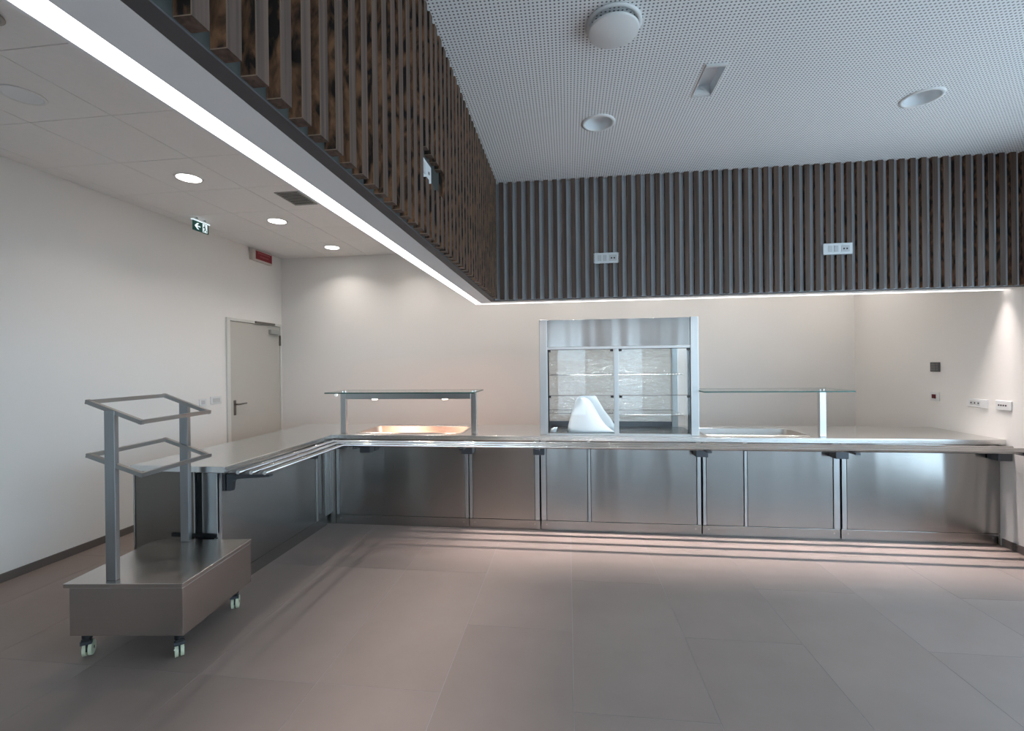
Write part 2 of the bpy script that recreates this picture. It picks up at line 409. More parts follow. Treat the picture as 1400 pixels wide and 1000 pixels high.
# ------------------------------------------------------------------ setting: floor
fl = obj('floor', B((XL-0.15, XR+0.15, YREAR-0.15, YB+0.15, -0.12, -0.0008)), 'grout')
tag(fl, 'brown grey floor of large porcelain tiles with thin joints', 'floor', kind='structure')
TW, TL, G = 0.605, 1.21, 0.0013
tile_cache = {}
def floor_tile(x0, x1, y0, y1):
    key = (round(x1-x0, 3), round(y1-y0, 3))
    if key not in tile_cache:
        hx, hy = (x1-x0)/2-G, (y1-y0)/2-G
        tile_cache[key] = finish(B((-hx, hx, -hy, hy, -0.008, 0.0)), 'floor_tile', 'tile')[0]
    link('floor_tile', tile_cache[key], ((x0+x1)/2, (y0+y1)/2, -0.004), fl)
i0 = -5
for i in range(i0, 9):
    x0, x1 = max(XL, -1.2+TW*i), min(XR, -1.2+TW*(i+1))
    if x1-x0 < 0.03: continue
    off = 2.04 if i <= 0 else (2.59 if i % 2 else 1.985)
    y = off-TL*7
    while y < YB:
        a, b_ = max(YREAR, y), min(YB, y+TL)
        if b_-a > 0.02: floor_tile(x0, x1, a, b_)
        y += TL

# ------------------------------------------------------------------ setting: walls
tag(obj('wall_left', B((XL-0.15, XL, YREAR, YB, -0.12, 3.3)), 'wall'), 'long white left wall with the grey door and signs', 'wall', kind='structure')
tag(obj('wall_back', B((XL-0.15, XR+0.15, YB, YB+0.15, -0.12, 3.3)), 'wall'), 'white back wall behind the serving counter', 'wall', kind='structure')
WINY = 3.62
tag(obj('wall_right', B((XR, XR+0.15, WINY, YB, -0.12, 3.3)), 'wall'), 'short white right wall with sockets at the counter end', 'wall', kind='structure')
# right hand glazing (outside the frame, gives the daylight)
def glazed(name, axis, pos, a0, a1, zt, n, label, zb=0.0):
    t = thing(name, label, 'window', (pos, (a0+a1)/2, 0) if axis == 'x' else ((a0+a1)/2, pos, 0), kind='structure')
    def bx(u0, u1, v0, v1, z0, z1): return (v0, v1, u0, u1, z0, z1) if axis == 'x' else (u0, u1, v0, v1, z0, z1)
    bm = bmesh.new()
    box(bm, *bx(a0, a1, pos, pos+0.08, zb, zb+0.08)); box(bm, *bx(a0, a1, pos, pos+0.08, zt-0.08, zt))
    box(bm, *bx(a0, a1, pos, pos+0.08, 2.2, 2.26))
    for k in range(n+1):
        u = a0+(a1-a0-0.07)*k/n
        box(bm, *bx(u, u+0.07, pos, pos+0.08, zb+0.08, zt-0.08))
    obj('window_frame', bm, 'winframe', t)
    for k in range(n):
        u = a0+(a1-a0-0.07)*k/n; u1 = a0+(a1-a0-0.07)*(k+1)/n
        obj('pane', B(bx(u+0.07, u1, pos+0.035, pos+0.045, zb+0.08, zt-0.08)), 'glass', t)
    return t
glazed('window_1', 'x', XR+0.03, YREAR, WINY, 2.75, 6, 'tall glazed side wall in grey frames beside the dining area', 0.30)
tag(obj('wall_right', B((XR, XR+0.15, YREAR, WINY, -0.12, 0.30)), 'wall'), 'unseen low white sill wall under the side glazing, added to dim panel reflections', 'wall', kind='structure')  # unseen sill, added to block the bright ground from the panel reflections
tag(obj('wall_right', B((XR, XR+0.15, YREAR, WINY, 2.75, 3.3)), 'wall'), 'white band of wall above the side glazing', 'wall', kind='structure')
RW = [(-0.35, 0.55), (1.30, 2.10), (2.75, 3.35)]  # unseen rear windows, sized between piers to dim reflections in the steel
for k, (a_, b_) in enumerate(RW):
    glazed('window_%d' % (k+2), 'y', YREAR-0.11, a_, b_, 2.35, 1, ('left', 'middle', 'right')[k]+' tall unseen window in the rear wall, shaped to dim steel reflections')
rb = [(XL-0.15, RW[0][0]), (RW[0][1], RW[1][0]), (RW[1][1], RW[2][0]), (RW[2][1], XR+0.15)]
tag(obj('wall_rear', B(*[(p, q, YREAR-0.15, YREAR, -0.12, 2.35) for p, q in rb], (XL-0.15, XR+0.15, YREAR-0.15, YREAR, 2.35, 3.3)), 'rearwall'), 'grey rear wall behind the viewer', 'wall', kind='structure')
# baseboards
def base(name, b, label): tag(obj(name, B(b), 'skirt', bevel=0.002), label, 'baseboard', kind='structure')
base('baseboard_left', (XL, XL+0.012, YREAR, 4.90, 0, 0.062), 'dark tile baseboard along the long left wall')
base('baseboard_right', (XR-0.012, XR, WINY, 4.12, 0, 0.062), 'dark tile baseboard at the foot of the short right wall')
base('baseboard_back', (XL+0.012, XR, YB-0.012, YB, 0, 0.062), 'dark tile baseboard behind the serving counter')

# ------------------------------------------------------------------ setting: ceilings
lc = obj('ceiling', cells([XL, -0.80, XR], [YREAR, 4.0, YB], lambda x, y: not (x > -0.80 and y < 4.0), ZLOW+0.012, ZLOW+0.16), 'cgrid')
tag(lc, 'low grey suspended ceiling of square tiles over the counter', 'ceiling', kind='structure')
ct = {}
xs = [XL]+[-3.85+0.57*k for k in range(14) if -3.85+0.57*k < XR]+[XR]
ys = [YREAR]+[1.88+0.57*k for k in range(-11, 8)]+[YB]
HOLES = []
for i in range(len(xs)-1):
    for j in range(len(ys)-1):
        x0, x1, y0, y1 = xs[i], xs[i+1], ys[j], ys[j+1]
        if x0 > -0.86 and y1 < 4.03: continue
        if y0 < 4.0 and x0 < -0.84: x1 = min(x1, -0.84)
        if y0 < 4.12 and x0 > -0.86: y0 = 4.12
        if x1-x0 < 0.02 or y1-y0 < 0.02: continue
        key = (round(x1-x0, 3), round(y1-y0, 3))
        if key not in ct:
            hx, hy = key[0]/2-0.0025, key[1]/2-0.0025
            ct[key] = finish(B((-hx, hx, -hy, hy, -0.006, 0.006)), 'ceiling_tile', 'ctile')[0]
        link('ceiling_tile', ct[key], ((x0+x1)/2, (y0+y1)/2, ZLOW+0.006), lc)
HL = [(0.2124, 3.0007), (2.0944, 2.985)]; HQ = 0.11
EL = (0.734, 0.8436, 2.4908, 2.7893)
def hole_at(x, y):
    if any(abs(x-a) < HQ and abs(y-b_) < HQ for a, b_ in HL): return True
    return EL[0]+0.004 < x < EL[1]-0.004 and EL[2]+0.004 < y < EL[3]-0.004
bm = cells(sorted([-0.70, XR+0.15, EL[0]+0.004, EL[1]-0.004]+[a+q for a, _ in HL for q in (-HQ, HQ)]),
           sorted([YREAR-0.15, 4.06, EL[2]+0.004, EL[3]-0.004]+[b_+q for _, b_ in HL for q in (-HQ, HQ)]), lambda x, y: not hole_at(x, y), ZHIGH, ZHIGH+0.15)
for a, b_ in HL:
    ci, so, up = [], [], []
    for q in range(32):
        an = 2*math.pi*q/32; c_, s_ = math.cos(an), math.sin(an); m_ = max(abs(c_), abs(s_))
        ci.append(bm.verts.new((a+0.088*c_, b_+0.088*s_, ZHIGH))); so.append(bm.verts.new((a+HQ*c_/m_, b_+HQ*s_/m_, ZHIGH)))
    for q in range(32):
        bm.faces.new((ci[q], ci[(q+1) % 32], so[(q+1) % 32], so[q]))
hc = obj('ceiling', bm, 'perf'); tag(hc, 'high pale ceiling of perforated plasterboard over the room', 'ceiling', kind='structure')

# ------------------------------------------------------------------ bulkheads with slats
XBK = XS-SD; YBK = YS+SD        # backing planes
wl = thing('wall_upper_left', 'left bulkhead clad in dark vertical wood slats above the dining area', 'wall', (XBK-0.1, 1.0, ZB), kind='structure')
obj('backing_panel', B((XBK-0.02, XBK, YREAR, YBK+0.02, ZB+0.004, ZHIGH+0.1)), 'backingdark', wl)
obj('dark_profile', B((XBK-0.042, XBK-0.0005, YREAR, YBK+0.042, ZB, ZB+0.03)), 'darkprofile', wl)
XBO = XBK-0.042-0.106           # board outer edge
obj('soffit_board', B((XBO, XBK-0.043, YREAR, YBK+0.148, ZB, ZB+0.02)), 'board', wl)
obj('bulkhead_casing', B((XBO-0.066, XBO-0.058, YREAR, YBK+0.213, ZB-0.001, 3.3), (XBO-0.057, XBK-0.021, YREAR, YBK+0.02, ZB+0.06, 3.3)), 'board', wl)
wb = thing('wall_upper_back', 'back bulkhead clad in dark vertical wood slats above the serving counter', 'wall', (1.4, YBK+0.1, ZB), kind='structure')
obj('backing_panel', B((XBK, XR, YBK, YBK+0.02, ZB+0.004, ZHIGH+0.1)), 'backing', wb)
obj('dark_profile', B((XBK, XR, YBK+0.0005, YBK+0.042, ZB, ZB+0.03)), 'darkprofile', wb)
YBO = YBK+0.042+0.106
obj('soffit_board', B((XBK-0.042, XR, YBK+0.043, YBO, ZB, ZB+0.02)), 'board', wb)
obj('bulkhead_casing', B((XBO-0.057, XR, YBO+0.058, YBO+0.066, ZB-0.001, 3.3), (XBK, XR, YBK+0.021, YBO+0.057, ZB+0.06, 3.3)), 'board', wb)

def slat_bm(front, zr, gap=None):
    """slat whose front looks to +X ('x') or -Y ('y'); centred on 0, base z ranges zr"""
    bm = bmesh.new(); W = 0.036
    segs = [zr] if gap is None else [(zr[0], gap[0]), (gap[1], zr[1])]
    for z0, z1 in segs:
        e = 0.0022
        if front == 'x':
            prof = [(-SD/2, -W/2), (SD/2-e, -W/2), (SD/2, -W/2), (SD/2, W/2), (SD/2-e, W/2), (-SD/2, W/2)]
        else:
            prof = [(-W/2, SD/2), (-W/2, -SD/2+e), (-W/2, -SD/2), (W/2, -SD/2), (W/2, -SD/2+e), (W/2, SD/2)]
        n = len(prof)
        A = [bm.verts.new((u, v, z0)) for u, v in prof]; A2 = [bm.verts.new((u, v, z0+e)) for u, v in prof]; C = [bm.verts.new((u, v, z1)) for u, v in prof]
        f = bm.faces.new(A); f.material_index = 0
        f = bm.faces.new(C); f.material_index = 0
        mi = [1, 2, 0, 2, 1, 1]
        for k in range(n):
            q = (k+1) % n
            f = bm.faces.new((A[k], A[q], A2[q], A2[k])); f.material_index = 0 if mi[k] == 0 else 2
            f = bm.faces.new((A2[k], A2[q], C[q], C[k])); f.material_index = mi[k]
    return bm
ZC0 = ZB+0.006; SH = ZHIGH-ZC0
def slat_mesh(front, gap=None):
    bm = slat_bm(front, (-SH/2, SH/2), gap)
    bmesh.ops.recalc_face_normals(bm, faces=bm.faces)
    me = bpy.data.meshes.new('wood_slat'); bm.to_mesh(me); bm.free()
    for m in ('slatfront', 'slatside', 'slatedge'): me.materials.append(M[m])
    return me
zmid = ZC0+SH/2
mesh_l = slat_mesh('x'); mesh_lg = slat_mesh('x', (2.298-zmid, 2.425-zmid))
ylist = []
yy = 0.6758
while yy > -2.0: yy -= PITCH
while yy < YS-0.03:
    ylist.append(yy); yy += PITCH
for yv in ylist:
    cut = 1.83 < yv < 2.134
    link('wood_slat', mesh_lg if cut else mesh_l, (XS-SD/2, yv, zmid), wl)
PL = [(0.3259, 0.213, 2.378), (2.1062, 0.213, 2.381)]
mesh_b = slat_mesh('y'); mesh_bg = slat_mesh('y', (2.334-zmid, 2.424-zmid))
xv = XS+0.034
while xv < XR-0.01:
    cut = any(abs(xv-c) < 0.109+0.0 for c, _, _ in PL)
    link('wood_slat', mesh_bg if cut else mesh_b, (xv, YS+SD/2, zmid), wb)
    xv += PITCH

# LED strips (tilted diffuser behind the soffit board, light thrown down)
def led(axis):
    bm = bmesh.new()
    if axis == 'x':
        x1 = XBO-0.057
        prism(bm, [(x1-0.001, ZB), (x1+0.003, ZB), (x1+0.022, ZB+0.058), (x1-0.001, ZB+0.058)], YREAR, YBO+0.057, 'y')
        t = thing('led_strip', 'long white light strip along the underside of the left slatted bulkhead', 'light strip', (x1+0.01, 0.0, ZB), 'light strips under the bulkheads')
    else:
        y1 = YBO+0.057
        prism(bm, [(y1+0.001, ZB), (y1-0.003, ZB), (y1-0.022, ZB+0.058), (y1+0.001, ZB+0.058)], XBO-0.033, XR-0.002, 'x')
        t = thing('led_strip', 'thin white light strip along the underside of the back slatted bulkhead', 'light strip', (1.4, y1-0.01, ZB), 'light strips under the bulkheads')
    obj('diffuser', bm, 'ledface', t)
    if axis == 'x':
        for k in range(2):
            area('strip_light', (XBO-0.025, YREAR+(YBO-YREAR)*(0.25+0.5*k), ZB+0.045), (0.03, (YBO-YREAR)*0.49), LED_W*4.2*0.38, (1.0, 0.90, 0.86), spread=52, parent=t)
    else:
        area('strip_light', (1.3, YBO+0.025, ZB+0.045), (4.2, 0.03), LED_W*4.2*1.75, (1.0, 0.90, 0.87), spread=52, parent=t)
led('x'); led('y')

# sockets on the slatted bulkheads
def socket_plate(name, label, c, wdt, hgt, normal, holes, group=None, mods=()):
    """plate on a plane; normal 'y-' faces the viewer, 'x+' / 'x-' on side walls. u runs to the right as seen."""
    t = thing(name, label, 'socket' if holes else 'switch', c, group)
    def bx(u0, u1, d0, d1, z0, z1):
        if normal == 'y-': return (c[0]+u0, c[0]+u1, c[1]-d1, c[1]-d0, c[2]+z0, c[2]+z1)
        if normal == 'x-': return (c[0]-d1, c[0]-d0, c[1]-u1, c[1]-u0, c[2]+z0, c[2]+z1)
        return (c[0]+d0, c[0]+d1, c[1]+u0, c[1]+u1, c[2]+z0, c[2]+z1)
    obj('cover_plate', B(bx(-wdt/2, wdt/2, 0, 0.010, -hgt/2, hgt/2)), 'plate', t, bevel=0.003)
    for (u, mw) in mods:
        obj('module', B(bx(u-mw/2, u+mw/2, 0.010, 0.0125, -hgt*0.28, hgt*0.28)), 'greymod', t, bevel=0.001)
    for (u, z) in holes:
        obj('socket_hole', B(bx(u-0.006, u+0.006, 0.0122, 0.0132, z-0.006, z+0.006)), 'hole', t)
    return t
for (cx, wd, cz), lb in zip(PL, ('white socket plate on the back slats, above the glass display case', 'white socket plate on the back slats, above the right glass guard')):
    socket_plate('socket_plate', lb, (cx, YS+0.010, cz), wd, 0.088, 'y-', [(0.043, -0.002), (0.065, -0.002)], 'socket plates in the slats', [(-0.054, 0.03), (-0.012, 0.03), (0.054, 0.06)])
socket_plate('socket_plate', 'white plate set in an opening of the left wood slats', (XBK+0.002, 1.923, 2.353), 0.186, 0.086, 'x+', [(0.05, 0)], 'socket plates in the slats', [(-0.03, 0.06)])

# ------------------------------------------------------------------ ceiling fittings
def low_light(x, y, on, label):
    t = thing('downlight', label, 'ceiling light', (x, y, ZLOW), 'round downlights in the low ceiling')
    bm = bmesh.new(); lathe(bm, [(0.086, -0.004), (0.098, -0.006), (0.102, 0.0), (0.084, 0.0), (0.086, -0.004)], (x, y, ZLOW)); obj('trim_ring', bm, 'white', t)
    bm = bmesh.new(); cyl(bm, (x, y, ZLOW-0.0035), 0.085, 0.003); obj('diffuser', bm, 'lampface' if on else 'lampoff', t)
    if on: area('lamp', (x, y, ZLOW-0.008), (0.07, 0.07), SPOT_W, (1.0, 0.94, 0.88), spread=125, shape='DISK', parent=t)
LL = ['lit round downlight nearest the viewer, left of the exit sign', 'lit round downlight beside the ceiling air grille', 'lit round downlight nearest the back wall']
low_light(-2.992, 2.20, False, 'unlit round downlight at the left edge of the low ceiling')
for (x, y), lb in zip([(-3.003, 3.338), (-2.996, 4.454), (-2.979, 5.543)], LL): low_light(x, y, True, lb)
for k, nm in enumerate(['above the left glass guard', 'above the gap beside the display case', 'above the left half of the display case', 'above the right glass guard', 'above the right end of the counter', 'in the right corner']):
    low_light(-2.979+1.005*(k+1), 5.45, True, 'lit round downlight hidden behind the back bulkhead, '+nm)
# air grille
t = thing('air_grille', 'square grey air grille in the low ceiling', 'vent', (-2.42, 3.88, ZLOW))
obj('frame', cells([-2.53, -2.515, -2.325, -2.31], [3.72, 3.735, 4.025, 4.04], lambda x, y: not (-2.515 < x < -2.325 and 3.735 < y < 4.025), ZLOW-0.006, ZLOW), 'vent', t)
obj('backing', B((-2.515, -2.325, 3.735, 4.025, ZLOW-0.0015, ZLOW-0.0005)), 'gap', t)
for k in range(9):
    yv = 3.75+0.032*k
    bm = bmesh.new(); prism(bm, [(yv, ZLOW-0.006), (yv+0.020, ZLOW-0.0035), (yv+0.020, ZLOW-0.002), (yv, ZLOW-0.0045)], -2.515, -2.325, 'x'); obj('slat', bm, 'vent', t)
# dark round valve at the picture's top left
t = thing('air_valve', 'grey round air valve at the very top left of the low ceiling', 'vent', (-2.47, 1.66, ZLOW))
bm = bmesh.new(); lathe(bm, [(0.075, 0), (0.08, -0.006), (0.06, -0.012), (0.055, -0.004)], (-2.47, 1.66, ZLOW)); obj('rim', bm, 'vent', t)
bm = bmesh.new(); lathe(bm, [(0.05, -0.006), (0.045, -0.016), (0.0, -0.018)], (-2.47, 1.66, ZLOW)); obj('disc', bm, 'vent', t)

# high ceiling: round diffuser disc, emergency lamp, downlights
cx, cy = 0.2231, 2.1336
t = thing('round_air_diffuser', 'white round disc air diffuser hanging from the perforated ceiling', 'vent', (cx, cy, ZHIGH))
bm = bmesh.new(); lathe(bm, [(0.118, 0.0), (0.126, -0.004), (0.128, -0.010), (0.112, -0.012), (0.100, -0.004), (0.100, 0.0)], (cx, cy, ZHIGH), 48); obj('collar', bm, 'white', t)
bm = bmesh.new(); cyl(bm, (cx, cy, ZHIGH-0.030), 0.04, 0.030); obj('stem', bm, 'black', t)
bm = bmesh.new(); lathe(bm, [(0.0, -0.030), (0.106, -0.030), (0.114, -0.034), (0.114, -0.040), (0.108, -0.044), (0.0, -0.045)], (cx, cy, ZHIGH), 48); obj('disc', bm, 'white', t)
def high_light(x, y, label):
    t = thing('recessed_downlight', label, 'ceiling light', (x, y, ZHIGH), 'unlit downlights in the high ceiling')
    c = (x, y, ZHIGH)
    bm = bmesh.new(); lathe(bm, [(0.086, 0.002), (0.087, -0.006), (0.093, -0.009), (0.105, -0.006), (0.107, 0.0)], c, 40); obj('trim_ring', bm, 'white', t)
    bm = bmesh.new(); lathe(bm, [(0.0875, 0.0), (0.080, 0.030), (0.066, 0.055), (0.0, 0.056)], c, 40); obj('reflector', bm, 'lampoff', t)
high_light(HL[0][0], HL[0][1], 'unlit round downlight in the high ceiling near the bulkhead corner')
high_light(HL[1][0], HL[1][1], 'unlit round downlight in the high ceiling at the right')
t = thing('emergency_lamp', 'slim rectangular emergency lamp recessed in the perforated ceiling', 'ceiling light', (0.789, 2.64, ZHIGH))
x0, x1, y0, y1 = EL
obj('frame', cells([x0, x0+0.006, x1-0.006, x1], [y0, y0+0.006, y1-0.006, y1], lambda x, y: not (x0+0.006 < x < x1-0.006 and y0+0.006 < y < y1-0.006), ZHIGH-0.006, ZHIGH), 'white', t)
obj('recess_box', B((x0+0.0045, x0+0.006, y0+0.0045, y1-0.0045, ZHIGH-0.002, ZHIGH+0.06), (x1-0.006, x1-0.0045, y0+0.0045, y1-0.0045, ZHIGH-0.002, ZHIGH+0.06), (x0+0.006, x1-0.006, y1-0.006, y1-0.0045, ZHIGH-0.002, ZHIGH+0.06), (x0+0.006, x1-0.006, y0+0.0045, y0+0.006, ZHIGH-0.002, ZHIGH+0.06), (x0+0.0045, x1-0.0045, y0+0.0045, y1-0.0045, ZHIGH+0.06, ZHIGH+0.065)), 'lampin', t)
bm = bmesh.new(); prism(bm, [(x0+0.007, ZHIGH-0.001), (x1-0.007, ZHIGH-0.001), ((x0+x1)/2, ZHIGH+0.045)], y1-0.022, y1-0.007, 'y'); obj('reflector_wedge', bm, 'white', t)
obj('end_cap', B((x0, x1, y0, y0+0.014, ZHIGH-0.012, ZHIGH-0.0065)), 'white', t)

# ------------------------------------------------------------------ signs
ex, ey0, ey1, ez0, ez1 = -3.71, 4.165, 4.365, 2.892, 2.990
t = thing('exit_sign', 'green emergency exit sign with white left arrow hanging under the low ceiling', 'sign', (ex, 4.265, ez1))
obj('lamp_housing', B((ex-0.012, ex+0.012, ey0-0.012, ey1+0.012, ez1, ez1+0.012)), 'signwhite', t, bevel=0.002)
for q in (0.25, 0.75): obj('hanger', B((ex-0.006, ex+0.006, ey0+(ey1-ey0)*q-0.012, ey0+(ey1-ey0)*q+0.012, ez1+0.012, ZLOW-0.0005)), 'greymod', t)
obj('sign_panel', B((ex-0.004, ex+0.004, ey0, ey1, ez0, ez1)), 'green', t)
def sign_poly(name, pts, mat='signwhite'):
    bm = bmesh.new(); prism(bm, [(ey0+(ey1-ey0)*u, ez0+(ez1-ez0)*v) for u, v in pts], ex+0.0041, ex+0.0056, 'x'); obj(name, bm, mat, t)
sign_poly('arrow_shaft', [(0.14, 0.44), (0.46, 0.44), (0.46, 0.56), (0.14, 0.56)])
sign_poly('arrow_head', [(0.10, 0.50), (0.26, 0.82), (0.37, 0.82), (0.21, 0.50), (0.37, 0.18), (0.26, 0.18)])
sign_poly('door_symbol', [(0.60, 0.08), (0.90, 0.08), (0.90, 0.94), (0.60, 0.94)])
bm = bmesh.new()
def sp(pts):
    prism(bm, [(ey0+(ey1-ey0)*u, ez0+(ez1-ez0)*v) for u, v in pts], ex+0.0057, ex+0.0066, 'x')
sp([(0.73+0.035*math.cos(a), 0.80+0.08*math.sin(a)) for a in [i*math.pi/4 for i in range(8)]])
sp([(0.68, 0.70), (0.76, 0.72), (0.80, 0.42), (0.72, 0.40)])
sp([(0.72, 0.44), (0.79, 0.44), (0.74, 0.26), (0.66, 0.12), (0.62, 0.16), (0.69, 0.29)])
sp([(0.74, 0.44), (0.80, 0.42), (0.88, 0.26), (0.86, 0.12), (0.82, 0.12), (0.83, 0.25)])
sp([(0.69, 0.70), (0.73, 0.64), (0.66, 0.50), (0.61, 0.52)])
obj('running_figure', bm, 'green', t)
rx, ry0, ry1, rz0, rz1 = XL, 5.36, 5.745, 2.872, 3.018
t = thing('red_warning_sign', 'dark red warning lamp sign in a pale frame above the door', 'sign', (XL, 5.55, rz0))
obj('sign_housing', B((rx, rx+0.05, ry0, ry1, rz0, rz1)), 'signframe', t, bevel=0.006)
obj('red_face', B((rx+0.05, rx+0.053, ry0+0.055, ry1-0.012, rz0+0.022, rz1-0.018)), 'red', t)
bm = bmesh.new()
for row, (z, a, b_) in enumerate([(rz1-0.048, 0.10, 0.33), (rz1-0.088, 0.14, 0.30)]):
    u = a
    while u < b_:
        wd = random.uniform(0.010, 0.018); box(bm, rx+0.0531, rx+0.0538, ry0+u, ry0+u+wd, z, z+0.017); u += wd+0.006
mk = obj('print_marks', bm, 'redmark', t); mk['kind'] = 'stuff'

# ------------------------------------------------------------------ door
D0, D1, DZ = 4.94, 5.975, 2.10
d = thing('door_1', 'pale grey door with lever handle and closer in the left wall', 'door', (XL, (D0+D1)/2, 0), kind='structure')
obj('door_frame', B((XL, XL+0.022, D0, D0+0.05, 0, DZ), (XL, XL+0.022, D1-0.035, D1, 0, DZ), (XL, XL+0.022, D0+0.05, D1-0.035, DZ-0.035, DZ)), 'doorframe', d, bevel=0.003)
lf = obj('door_leaf', B((XL, XL+0.014, D0+0.056, D1-0.04, 0.006, DZ-0.042)), 'doorleaf', d)
obj('shadow_gap', B((XL, XL+0.004, D0+0.05, D1-0.035, 0.0, DZ-0.035)), 'handle', d)
obj('handle_plate', B((XL+0.014, XL+0.022, D0+0.10, D0+0.135, 0.93, 1.11)), 'handle', lf, bevel=0.002)
bm = bmesh.new(); tube(bm, [(XL+0.02, D0+0.118, 1.06), (XL+0.07, D0+0.118, 1.06), (XL+0.07, D0+0.25, 1.065)], 0.010, 8); obj('lever', bm, 'handle', lf)
obj('closer_body', B((XL+0.014, XL+0.055, 5.70, 5.90, 1.95, 2.01)), 'closer', lf, bevel=0.004)
obj('closer_arm', B((XL+0.024, XL+0.045, 5.42, 5.80, DZ-0.030, DZ-0.005)), 'handle', lf)
for z in (1.80, 0.25): obj('hinge', B((XL+0.012, XL+0.03, D1-0.052, D1-0.030, z, z+0.14)), 'handle', lf)

# wall plates
socket_plate('switch_plate', 'wide white switch plate just left of the grey door', (XL, 4.775, 1.135), 0.16, 0.085, 'x+', [], 'switch plates by the door', [(0.0, 0.11)])
socket_plate('switch_plate', 'small white switch plate left of the wide one', (XL, 4.585, 1.125), 0.10, 0.075, 'x+', [], 'switch plates by the door', [(0.0, 0.05)])
socket_plate('wall_socket', 'white triple wall socket on the right wall above the counter', (XR, 4.334, 1.131), 0.19, 0.07, 'x-', [(-0.055, 0.0), (-0.02, 0.0), (0.015, 0.0)], 'wall sockets at the counter end', [(-0.055, 0.03), (-0.02, 0.03), (0.015, 0.03)])
socket_plate('wall_socket', 'white wall socket nearest the viewer on the right wall', (XR, 4.10, 1.132), 0.135, 0.075, 'x-', [(-0.035, 0.0), (-0.015, 0.0), (0.005, 0.0), (0.025, 0.0)], 'wall sockets at the counter end')
t = thing('control_panel', 'square dark grey keypad panel on the right wall', 'control panel', (XR, 4.782, 1.435))
obj('panel_plate', B((XR-0.012, XR, 4.728, 4.836, 1.390, 1.480)), 'greyplate', t, bevel=0.002)
for a in range(3):
    for b_ in range(3):
        obj('key', B((XR-0.015, XR-0.012, 4.742+a*0.028, 4.764+a*0.028, 1.402+b_*0.024, 1.420+b_*0.024)), 'greykey', t)
t = thing('alarm_button', 'small dark red alarm button on a white plate on the right wall', 'alarm button', (XR, 4.79, 1.158))
obj('cover_plate', B((XR-0.01, XR, 4.738, 4.842, 1.115, 1.195)), 'plate', t, bevel=0.002)
obj('button', B((XR-0.018, XR-0.01, 4.772, 4.812, 1.138, 1.176)), 'maroon', t)
t = thing('wall_hook', 'tiny white round cap on the back wall left of the left glass guard', 'wall cap', (-3.19, YB, 1.11))
bm = bmesh.new(); cyl(bm, (-3.19, YB-0.012, 1.11), 0.02, 0.012, 'y', 16); obj('cap', bm, 'signwhite', t)
bm = bmesh.new(); cyl(bm, (-3.19, YB-0.016, 1.11), 0.008, 0.006, 'y', 12); obj('screw', bm, 'greymod', t)

# ------------------------------------------------------------------ serving counter
YC, XC = 4.136, -2.281
ZK0, ZK = 0.818, 0.860
WL = (-2.04, -1.00, 4.21, 4.70); WR = (1.20, 2.08, 4.21, 4.68)
XE0, XE1 = -2.90, -2.215; YF, YK = 4.085, 4.855; Y0 = 2.715
def in_top(x, y):
    inL = XE0 < x < XE1 and Y0 < y < YK; inB = XE0 < x < XR-0.002 and YF < y < YK
    for a, b_, c, d_ in (WL, WR):
        if a < x < b_ and c < y < d_: return False
    return inL or inB
bm = cells(sorted([XE0, XE1, WL[0], WL[1], WR[0], WR[1], XR-0.002]), sorted([Y0, YF, YK, 4.21, 4.68, 4.70]), in_top, ZK0, ZK)
top = obj('worktop', bm, 'steeltop', bevel=0.004)
tag(top, 'long L-shaped stainless steel worktop of the serving counter', 'worktop')
def well(name, w4, depth, label):
    x0, x1, y0, y1 = w4
    t = thing(name, label, 'food well', ((x0+x1)/2, (y0+y1)/2, ZK-depth), 'sunken food wells in the worktop')
    bm = bmesh.new(); rad = 0.05
    def ring(i, z):
        pts = []
        for cx_, cy_, a0 in ((x1-i-rad, y1-i-rad, 0), (x0+i+rad, y1-i-rad, 90), (x0+i+rad, y0+i+rad, 180), (x1-i-rad, y0+i+rad, 270)):
            for s in range(5):
                a = R(a0+22.5*s); pts.append(bm.verts.new((cx_+rad*math.cos(a), cy_+rad*math.sin(a), z)))
        return pts
    rings = [ring(0.012, ZK+0.001), ring(0.016, ZK-0.008), ring(0.024, ZK-depth+0.02), ring(0.045, ZK-depth)]
    for a, b_ in zip(rings, rings[1:]):
        for i in range(len(a)):
            j = (i+1) % len(a); f = bm.faces.new((a[i], a[j], b_[j], b_[i])); f.smooth = True
    bm.faces.new(rings[-1])
    obj('basin', bm, 'steelwell', t)
    bm = bmesh.new(); rad = 0.05; a = ring(-0.012, ZK+0.0015); b_ = ring(-0.010, ZK+0.004); c = ring(0.010, ZK+0.004); e = ring(0.013, ZK+0.0005)
    for p, q in ((a, b_), (b_, c), (c, e)):
        for i in range(len(p)):
            j = (i+1) % len(p); f = bm.faces.new((p[i], p[j], q[j], q[i])); f.smooth = True
    obj('rim', bm, 'steeltop', t)
well('food_well', WL, 0.16, 'sunken steel food well glowing orange under the left glass guard')
well('food_well', WR, 0.12, 'empty sunken steel food well under the right glass guard')

